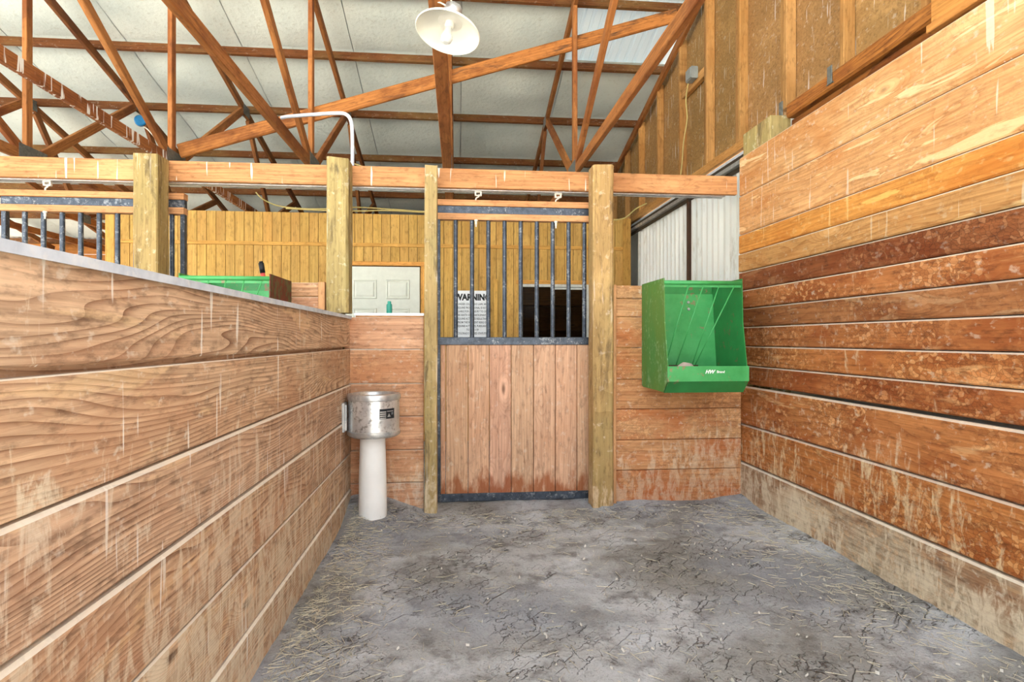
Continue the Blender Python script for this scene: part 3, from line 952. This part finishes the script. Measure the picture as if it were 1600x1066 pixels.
# ================================================================== SLIDING STALL DOORS
def stall_door(x0, label):
    """door with frame, bars and boards; x0 is the left edge"""
    Wd = 1.19
    r = empty('stall_door', (x0 + Wd / 2, 4.24, 0.01), label, 'door', 'sliding stall doors')
    y0, y1 = 4.222, 4.262
    X = lambda a: x0 + a
    box('top_rail', (X(0), y0 - 0.012, 2.168), (X(Wd), y1 + 0.012, 2.212), M['rail'], r, color=(1.04, 1, .96))
    box('steel_channel', (X(0), y0, 2.112), (X(Wd), y1, 2.168), M['steel'], r)
    box('lower_rail', (X(0), y0 - 0.012, 2.066), (X(Wd), y1 + 0.012, 2.112), M['rail'], r)
    for s in (0.0, Wd - 0.03):
        box('stile', (X(s), y0, 0.066), (X(s + 0.03), y1, 2.066), M['steel'], r)
    step = 0.1198
    for i in range(1, 10):
        bx_ = 0.021 + i * step
        if bx_ < Wd - 0.05:
            lathe('bar', [(0.016, 1.209), (0.016, 2.066)], M['steel'], r, (X(bx_), 4.24, 0), 12)
    box('middle_rail', (X(0.0), y0 - 0.004, 1.152), (X(Wd - 0.0), y1 + 0.002, 1.209), M['steel'], r)
    edges = [0.03, 0.068, 0.231, 0.387, 0.549, 0.714, 0.878, 1.041, 1.155]
    for a, b in zip(edges[:-1], edges[1:]):
        board('door_board', (X((a + b) / 2), 4.244 + random.uniform(-.002, .002), 0.066), (X((a + b) / 2), 4.244, 1.152), 0.034, b - a - 0.004, M['door'], r, up=(1, 0, 0), color=tint(0.95, 1.06))
    box('bottom_rail', (X(0), y0 - 0.004, 0.008), (X(Wd), y1 + 0.002, 0.066), M['steel'], r)
    for hx in (0.305, 0.895):
        h = empty('hanger', (X(hx), 4.227, 2.25))
        h.parent = r
        h.matrix_basis = Matrix.Translation(Vector((X(hx), 4.227, 2.25)) - Vector(r.matrix_basis.translation))
        # clip around the rail and crooked stem down to the door
        box('clip', (X(hx) - 0.026, 4.200, 2.240), (X(hx) - 0.014, 4.222, 2.270), M['white_cast'], h)
        box('clip', (X(hx) + 0.014, 4.200, 2.240), (X(hx) + 0.026, 4.222, 2.270), M['white_cast'], h)
        box('clip', (X(hx) - 0.026, 4.198, 2.264), (X(hx) + 0.026, 4.224, 2.2735), M['white_cast'], h)
        box('clip', (X(hx) - 0.014, 4.200, 2.238), (X(hx) + 0.020, 4.222, 2.247), M['white_cast'], h)
        tube('stem', [(X(hx) + 0.004, 4.208, 2.250), (X(hx) + 0.004, 4.208, 2.236), (X(hx) - 0.014, 4.212, 2.224), (X(hx) - 0.018, 4.216, 2.210)], 0.0055, M['white_cast'], h, 8, 4)
        lathe('bolt_end', [(0.013, 0.0), (0.013, 0.010), (0.008, 0.012), (0.008, 0.034), (0.005, 0.036), (0.005, 0.052)], M['white_cast'], h, (X(hx) - 0.016, 4.21, 2.066), 10,
              Matrix.Rotation(math.pi, 4, 'X'))
    return r


d = stall_door(-0.155, 'sliding stall door in front, pinkish boards below and dark steel bars above')
d2 = copy_tree(d)
d2.matrix_basis = Matrix.Translation((-2.495, 4.24, 0.01))
d2['label'] = 'neighbouring sliding stall door with steel bars behind the left partition'

# ================================================================== FEEDERS
def feeder(x0, label, mirror=False):
    Wf = 0.528
    r = empty('hay_feeder', (x0 + Wf / 2, 4.0, 0.85), label, 'feeder', 'green corner feeders')
    x1 = x0 + Wf
    prof = [(4.045, 0.86), (4.045, 1.588), (3.60, 1.588), (3.588, 1.30), (3.535, 1.02), (3.53, 0.92), (3.60, 0.85)]
    prism('side_panel', prof, 'x', x0, x0 + 0.006, M['green_worn'], r)
    prism('side_panel', prof, 'x', x1 - 0.006, x1, M['rust_side'] if mirror else M['green'], r)
    box('back_panel', (x0 + 0.006, 4.038, 0.87), (x1 - 0.006, 4.045, 1.583), M['green'], r)
    prism('slanted_back', [(4.036, 1.52), (4.030, 1.52), (3.95, 0.865), (3.96, 0.865)], 'x', x0 + 0.006, x1 - 0.006, M['green_lip'], r)
    box('bottom_panel', (x0 + 0.006, 3.60, 0.852), (x1 - 0.006, 4.04, 0.862), M['green'], r)
    prism('front_lip', [(3.528, 0.925), (3.528, 1.022), (3.534, 1.022), (3.534, 0.930)], 'x', x0 - 0.002, x1 + 0.008, M['green_lip'], r)
    prism('lower_lip', [(3.528, 0.925), (3.534, 0.925), (3.606, 0.852), (3.598, 0.848)], 'x', x0, x1 + 0.004, M['green'], r)
    tube('top_bar', [(x0 + 0.004, 3.606, 1.560), (x1 - 0.004, 3.606, 1.560)], 0.014, M['green_lip'], r, 12)
    box('top_bar_flange', (x0 + 0.006, 3.606, 1.530), (x1 - 0.006, 3.612, 1.552), M['green_lip'], r)
    tops = [0.10, 0.20, 0.305, 0.41]
    bots = [0.00, 0.075, 0.185, 0.205]
    for a, b in zip(tops, bots):
        tube('grate_rod', [(x0 + 0.07 + a, 3.606, 1.55), (x0 + 0.045 + b * 1.0, 3.70, 1.02)], 0.0042, M['green_lip'], r, 8)
    tube('grate_rod', [(x0 + 0.02, 3.70, 1.015), (x0 + 0.27, 3.70, 1.015)], 0.0075, M['browngap'], r, 8)
    for zz2 in (1.46, 1.41):
        lathe('bolt_head', [(0.0, 0.006), (0.008, 0.005), (0.011, 0.0)], M['galv'], r, (x0 + 0.335, 4.016 + (zz2 - 1.46) * 0.12, zz2), 10, Matrix.Rotation(math.radians(90), 4, 'X'), cap=False)
    return r


fd = feeder(1.322, 'bright green metal hay feeder in the right corner with white lettering')
text('lettering', 'HW', 0.033, M['pvc'], fd, Matrix.Translation((1.595, 3.527, 0.985)) @ FACE_Y, shear=0.35, bold=0.0012)
text('lettering', 'Brand', 0.022, M['pvc'], fd, Matrix.Translation((1.668, 3.527, 0.985)) @ FACE_Y, shear=0.1, bold=0.0004)
fd2 = feeder(-1.654, 'green hay feeder with a rusty side in the neighbouring stall', True)


# salt lump in the feeder
bm = bmesh.new()
bmesh.ops.create_icosphere(bm, subdivisions=3, radius=1)
for vv in bm.verts:
    k = 1 + 0.12 * noise.noise(vv.co * 1.7)
    vv.co = Vector((vv.co.x * 0.082 * k, vv.co.y * 0.06 * k, max(-0.06, vv.co.z * 0.10 * k)))
me = bpy.data.meshes.new('salt_block')
bm.to_mesh(me)
bm.free()
for p in me.polygons:
    p.use_smooth = True
s = link('salt_block', me, M['salt'], None, Matrix.Translation((1.485, 3.655, 0.942)))
tag(s, 'pale rounded salt lump lying in the green feeder', 'salt block')

# ================================================================== WATERER
wt = empty('waterer', (-0.545, 3.84, 0.05), 'round galvanized drum waterer on a white pipe in the left corner', 'waterer')
WX, WY = -0.545, 3.84
lathe('pedestal_pipe', [(0.092, -0.05), (0.088, 0.3), (0.080, 0.575)], M['pvc'], wt, (WX - 0.008, WY, 0), 32)
lathe('drum', [(0.164, 0.590), (0.164, 0.800)], M['drum'], wt, (WX, WY, 0), 48)
lathe('bottom_band', [(0.06, 0.562), (0.150, 0.562), (0.168, 0.575), (0.170, 0.582), (0.170, 0.600), (0.164, 0.604)], M['galv'], wt, (WX, WY, 0), 48)
lathe('top_rim', [(0.164, 0.800), (0.170, 0.803), (0.172, 0.826), (0.166, 0.838), (0.146, 0.842), (0.136, 0.836), (0.130, 0.815), (0.06, 0.80)], M['galv'], wt, (WX, WY, 0), 48)
box('bracket', (-0.733, 3.74, 0.600), (-0.716, 3.83, 0.785), M['galv'], wt)
box('bracket', (-0.716, 3.745, 0.610), (-0.703, 3.772, 0.775), M['galv'], wt)
# label wrapped round the drum
def arc_patch(name, a0, a1, z0, z1, rad, mat, parent, n=8, tri=False):
    v, f = [], []
    for i in range(n + 1):
        a = math.radians(a0 + (a1 - a0) * i / n)
        zt = z1 if not tri else z0 + (z1 - z0) * (1 - abs(2 * i / n - 1))
        v += [(WX + rad * math.sin(a), WY - rad * math.cos(a), z0), (WX + rad * math.sin(a), WY - rad * math.cos(a), zt + 1e-4)]
    for i in range(n):
        f.append((2 * i, 2 * i + 2, 2 * i + 3, 2 * i + 1))
    return link(name, mesh(name, v, f, True), mat, parent)


lb = arc_patch('label_plate', 20, 58, 0.688, 0.752, 0.1645, M['ink'], wt)
for k in range(4):
    arc_patch('label_bar', 21, 35, 0.690 + k * 0.013, 0.697 + k * 0.013, 0.1649, M['galv'], lb, 4)
arc_patch('label_triangle', 38, 47, 0.700, 0.722, 0.1649, M['galv'], lb, 4, True)
arc_patch('label_bar', 37, 54, 0.7335, 0.7375, 0.1649, M['galv'], lb, 4)
arc_patch('label_bar', 49, 54, 0.712, 0.728, 0.1649, M['inkgrey'], lb, 3)

# ================================================================== LAMPS
def lamp(x, y, z, label, tilt=(0, 0)):
    r = empty('barn_lamp', (x, y, z), label, 'lamp', 'enamel barn lamps')
    R = Matrix.Rotation(tilt[0], 4, 'X') @ Matrix.Rotation(tilt[1], 4, 'Y') @ Matrix.Scale(0.88, 4)
    sh = [(0.168, -0.004), (0.171, 0.0), (0.168, 0.006), (0.140, 0.030), (0.100, 0.054), (0.068, 0.066), (0.066, 0.066),
          (0.064, 0.060), (0.096, 0.048), (0.136, 0.024), (0.164, 0.002), (0.166, -0.004)]
    v = lathe('shade', sh + [sh[0]], M['shade'], r, (x, y, z), 48, R, cap=False)
    lathe('collar', [(0.03, 0.058), (0.066, 0.060), (0.069, 0.075), (0.062, 0.092), (0.05, 0.10)], M['porcelain'], r, (x, y, z), 32, R)
    lathe('socket_plate', [(0.0, 0.062), (0.064, 0.062), (0.066, 0.066)], M['shade'], r, (x, y, z), 32, R, cap=False)
    lathe('socket', [(0.024, 0.062), (0.024, 0.035), (0.021, 0.030)], M['porcelain'], r, (x, y, z), 20, R)
    lathe('bulb', [(0.0, -0.062), (0.015, -0.060), (0.027, -0.049), (0.031, -0.034), (0.028, -0.018), (0.019, 0.006), (0.015, 0.022), (0.014, 0.036)], M['bulb'], r, (x, y, z), 24, R)
    lathe('junction_box', [(0.048, 0.098), (0.048, 0.150)], M['galv'], r, (x, y, z), 8, R)
    tube('lead_wire', [(x - 0.01, y, z + 0.125), (x - 0.03, y, z + 0.135), (x - 0.05, y + 0.01, z + 0.15), (x - 0.045, y + 0.01, z + 0.19)], 0.004, M['cable_w'], r, 6, 5)
    tube('lead_wire', [(x + 0.02, y, z + 0.125), (x + 0.015, y, z + 0.15), (x - 0.005, y + 0.01, z + 0.19)], 0.004, M['cable_w'], r, 6, 5)
    return r


lamp(-0.045, 2.66, 2.600, 'white enamel hanging lamp with bare bulb at top centre', (math.radians(-9), math.radians(11)))

# second fitting, cut by the top edge of the picture
lp = empty('lamp_holder', (-1.52, 2.92, 2.86), 'white porcelain lamp holder cut off by the top edge, upper left', 'lamp')
lathe('porcelain_body', [(0.025, 0.0), (0.032, 0.004), (0.034, 0.022), (0.060, 0.034), (0.072, 0.055), (0.074, 0.075), (0.06, 0.08)], M['porcelain'], lp, (-1.52, 2.92, 2.840), 32)
lathe('socket_sleeve', [(0.012, -0.012), (0.02, -0.010), (0.024, 0.002)], M['porcelain'], lp, (-1.52, 2.92, 2.840), 20)
lathe('base_cap', [(0.045, 0.08), (0.045, 0.12)], M['galv'], lp, (-1.52, 2.92, 2.840), 12)
tube('stem_pipe', [(-1.52, 2.92, 2.955), (-1.52, 2.92, RZ(2.92) - 0.0)], 0.008, M['galv'], lp, 8)

# ================================================================== SMALL THINGS
# sliding metal barn doors in the end wall
def barn_door(y0, y1, xface, label, far_mat):
    r = empty('barn_door', (xface, (y0 + y1) / 2, -0.05), label, 'door', 'corrugated barn doors')
    per = 0.115
    pts = []
    y = y0 + 0.03
    while y < y1 - 0.03:
        for dy, dx in ((0, 0.0), (0.052, 0.0), (0.064, -0.034), (0.100, -0.034)):
            if y + dy < y1 - 0.03:
                pts.append((xface + dx, y + dy))
        y += per
    pts.append((xface, y1 - 0.03))
    n = len(pts)
    v = [(a, b, -0.05) for a, b in pts] + [(a, b, 2.60) for a, b in pts] + [(a + 0.003, b, -0.05) for a, b in pts] + [(a + 0.003, b, 2.60) for a, b in pts]
    f = []
    for i in range(n - 1):
        f.append((i, i + 1, n + i + 1, n + i))
        f.append((2 * n + i, 3 * n + i, 3 * n + i + 1, 2 * n + i + 1))
    f += [(0, n, 3 * n, 2 * n), (n - 1, 3 * n - 1, 4 * n - 1, 2 * n - 1)]
    f += [(n + i, n + i + 1, 3 * n + i + 1, 3 * n + i) for i in range(n - 1)]
    link('corrugated_sheet', mesh('corrugated_sheet', v, f), M['corr'], r)
    box('edge_stile', (xface - 0.045, y1 - 0.045, -0.05), (xface + 0.01, y1, 2.60), far_mat, r)
    box('edge_stile', (xface - 0.025, y0, -0.05), (xface + 0.01, y0 + 0.03, 2.60), M['browngap'], r)
    return r


barn_door(5.585, 7.165, 2.335, 'white corrugated sliding barn door farther along the end wall', M['whiteframe'])
barn_door(4.20, 5.575, 2.325, 'white corrugated sliding barn door behind the green feeder', M['browngap'])
bt = empty('barn_door_track', (2.27, 5.8, 2.60), 'dark and galvanized track above the corrugated barn doors', 'rail')
box('track_rail', (2.245, 4.20, 2.600), (2.315, 7.6, 2.635), M['galv'], bt)
box('track_cover', (2.262, 4.20, 2.635), (2.335, 7.6, 2.672), M['trackdark'], bt)
box('track_lip', (2.28, 4.20, 2.560), (2.29, 7.6, 2.598), M['trackdark'], bt)

# warning sign
sg = empty('warning_sign', (0.185, YW - 0.02, 1.05), 'white WARNING sign with black lettering on the ochre wall', 'sign')
box('sign_board', (-0.028, YW - 0.022, 1.12), (0.392, YW - 0.016, 1.80), M['signface'], sg)
text('lettering', 'WARNING', 0.108, M['ink'], sg, Matrix.Translation((0.184, YW - 0.0235, 1.715)) @ FACE_Y @ Matrix.Diagonal((0.84, 1, 1, 1)), bold=0.005)
lines = ['UNDER COLORADO LAW, AN', 'EQUINE PROFESSIONAL IS NOT', 'LIABLE FOR AN INJURY TO OR', 'THE DEATH OF A PARTICIPANT IN', 'EQUINE ACTIVITIES RESULTING',
         'FROM THE INHERENT RISKS OF', 'EQUINE ACTIVITIES, PURSUANT', 'TO 13-21-119', 'COLORADO REVISED STATUTES']
for i, t_ in enumerate(lines):
    text('lettering', t_, 0.036, M['inkgrey'], sg, Matrix.Translation((0.184, YW - 0.0235, 1.632 - i * 0.0455)) @ FACE_Y @ Matrix.Diagonal((0.72, 1, 1, 1)), bold=0.0008)

# bottle on the ledge
bo = empty('bottle', (-0.475, 4.085, 1.374), 'small teal bottle standing on the low ledge before the white door', 'bottle')
lathe('bottle_body', [(0.018, 0.0), (0.020, 0.004), (0.020, 0.058), (0.017, 0.066)], M['teal'], bo, (-0.475, 4.085, 1.374), 20)
lathe('bottle_cap', [(0.013, 0.066), (0.013, 0.082), (0.011, 0.085)], M['teal'], bo, (-0.475, 4.085, 1.374), 16)

# long handled tool in the aisle
tl = empty('long_handled_tool', (-1.36, 4.46, -0.05), 'red tool handle with black grip standing behind the neighbouring green feeder', 'tool')
tube('handle', [(-1.20, 4.46, 0.12), (-1.405, 4.32, 1.675)], 0.016, M['red'], tl, 12)
tube('grip', [(-1.4045, 4.3205, 1.673), (-1.414, 4.313, 1.745)], 0.0185, M['black'], tl, 12)
tube('grip_end', [(-1.414, 4.313, 1.745), (-1.4155, 4.312, 1.756)], 0.013, M['black'], tl, 12)
box('head', (-1.40, 4.45, -0.07), (-1.02, 4.48, 0.12), M['rail'], tl)

# electrical bits
jb = empty('junction_box', (2.30, 5.47, 3.76), 'grey electrical box on the gable wall blocking with a cable hanging down', 'box')
box('box_body', (2.255, 5.40, 3.735), (2.325, 5.53, 3.85), M['greybox'], jb, ch=0.008)
box('box_cover', (2.248, 5.41, 3.742), (2.256, 5.52, 3.843), M['greybox'], jb, color=(1, 1, 1))
tube('cable', [(2.28, 5.53, 3.74), (2.285, 5.60, 3.60), (2.285, 5.57, 3.40), (2.285, 5.66, 3.20), (2.285, 5.70, 3.0), (2.28, 5.74, 2.84)], 0.006, M['cable_y'], jb, 6, 6)

bb = empty('blue_electrical_box', (-3.69, 7.1, 3.7), 'round blue electrical box hanging at the far left truss joint', 'box')
lathe('box_body', [(0.035, -0.03), (0.055, -0.02), (0.06, 0.0), (0.06, 0.04), (0.05, 0.05)], M['blue'], bb, (-3.66, 7.05, 3.72), 20,
      Matrix.Rotation(math.radians(90), 4, 'X') @ Matrix.Rotation(math.radians(25), 4, 'Y'))
tube('box_cable', [(-3.62, 7.05, 3.66), (-3.57, 7.06, 3.62), (-3.50, 7.08, 3.52), (-3.44, 7.10, 3.35), (-3.42, 7.12, 3.15)], 0.008, M['cable_w'], bb, 6, 6)

cd = tube('conduit', [(-1.30, 4.40, 2.83), (-1.24, 4.38, 2.835), (-1.05, 4.30, 2.825), (-0.86, 4.23, 2.815), (-0.79, 4.215, 2.80), (-0.755, 4.205, 2.74), (-0.748, 4.205, 2.60), (-0.748, 4.205, 2.40)],
          0.013, M['cap'], None, 10, 5)
tag(cd, 'bent white conduit arching from the truss down behind the greenish post', 'conduit')

for k, (pts, lab) in enumerate([
    ([(-2.40, 7.14, 2.95), (-2.30, 7.14, 2.86), (-2.10, 7.15, 2.79), (-1.7, 7.15, 2.77), (-1.25, 7.15, 2.80), (-0.8, 7.15, 2.785), (-0.3, 7.15, 2.76)],
     'cream cable drooping along the top of the ochre wall, upper strand'),
    ([(-2.05, 7.13, 2.765), (-1.6, 7.13, 2.75), (-1.2, 7.13, 2.752), (-0.85, 7.13, 2.765), (-0.3, 7.13, 2.75), (0.2, 7.13, 2.76)],
     'cream cable lying on the top of the ochre wall, lower strand'),
    ([(-1.1, 6.2, 3.05), (-0.6, 6.0, 2.86), (-0.05, 5.8, 2.78), (0.3, 5.6, 2.74)], 'thin cable sagging behind the rail above the sliding door'),
    ([(1.62, 6.6, 2.70), (1.75, 6.6, 2.60), (1.95, 6.62, 2.62), (2.1, 6.65, 2.74), (2.25, 6.7, 2.82)], 'looped cream cable near the corner by the barn doors'),
]):
    o = tube('electrical_cable', pts, 0.008, M['cable_y'], None, 6, 6)
    tag(o, lab, 'cable', 'loose cables in the aisle')

for y, lab in ((3.30, 'small metal tie bracket on the bark-edged header, nearer the camera'), (3.83, 'small metal tie bracket beside the greenish post tops')):
    b = empty('tie_bracket', (2.25, y, 2.76), lab, 'bracket', 'metal tie brackets')
    box('strap', (2.246, y - 0.022, 2.748), (2.252, y + 0.022, 2.85), M['plate'], b, ch=0.001)
    box('foot', (2.246, y - 0.03, 2.742), (2.27, y + 0.03, 2.748), M['plate'], b, ch=0.001)

wbx = empty('wooden_box', (2.16, 2.05, 2.555), 'wooden board box standing on top of the right wall at the top edge', 'box')
box('front_board', (2.115, 1.50, 2.60), (2.135, 2.395, 2.98), M['stud'], wbx, color=(1.05, .95, .75))
box('end_board', (2.135, 2.365, 2.60), (2.235, 2.395, 2.98), M['stud'], wbx)
box('bottom_board', (2.095, 1.50, 2.565), (2.235, 2.40, 2.60), M['stud'], wbx, color=(1.1, 1, .85))

# ================================================================== LITTER ON THE FLOOR
def litter(name, count, where, length, width, mat, label, cat):
    v, f = [], []
    i = 0
    while i < count:
        x, y = where()
        if not (-0.68 < x < 2.02 and 0.6 < y < 3.95):
            continue
        if -0.05 < x < 0.95 and y > 4.0:
            continue
        z = floor_h(x, y) + random.uniform(0.001, 0.006)
        a = random.uniform(0, 2 * math.pi)
        L = random.uniform(*length)
        w = random.uniform(*width)
        dx, dy = math.cos(a) * L / 2, math.sin(a) * L / 2
        px, py = -math.sin(a) * w / 2, math.cos(a) * w / 2
        t0, t1 = random.uniform(-.003, .008), random.uniform(-.003, .008)
        b = len(v)
        v += [(x - dx - px, y - dy - py, z + t0), (x - dx + px, y - dy + py, z + t0), (x - dx, y - dy, z + t0 + w),
              (x + dx - px, y + dy - py, z + t1), (x + dx + px, y + dy + py, z + t1), (x + dx, y + dy, z + t1 + w)]
        f += [(b, b + 3, b + 4, b + 1), (b + 1, b + 4, b + 5, b + 2), (b + 2, b + 5, b + 3, b), (b, b + 1, b + 2), (b + 3, b + 5, b + 4)]
        i += 1
    o = link(name, mesh(name, v, f), mat)
    return tag(o, label, cat, kind='stuff')


def near_walls():
    k = random.random()
    if k < 0.42:
        return -0.72 + abs(random.gauss(0, 0.16)), random.uniform(1.3, 3.9)
    if k < 0.62:
        return 2.05 - abs(random.gauss(0, 0.25)), random.uniform(1.2, 4.0)
    if k < 0.75:
        return random.uniform(-0.7, 2.05), 4.02 - abs(random.gauss(0, 0.3))
    return random.uniform(-0.7, 2.05), random.uniform(0.8, 4.0)


litter('straw_litter', 3600, near_walls, (0.015, 0.075), (0.001, 0.0024), M['straw'], 'scattered dry straw bits over the dirt floor, thickest along the walls', 'straw')
litter('stone_chips', 260, lambda: (random.uniform(-.7, 2.05), random.uniform(0.8, 4.0)), (0.004, 0.014), (0.004, 0.010), M['chip'], 'tiny pale stone chips scattered over the dirt floor', 'stones')
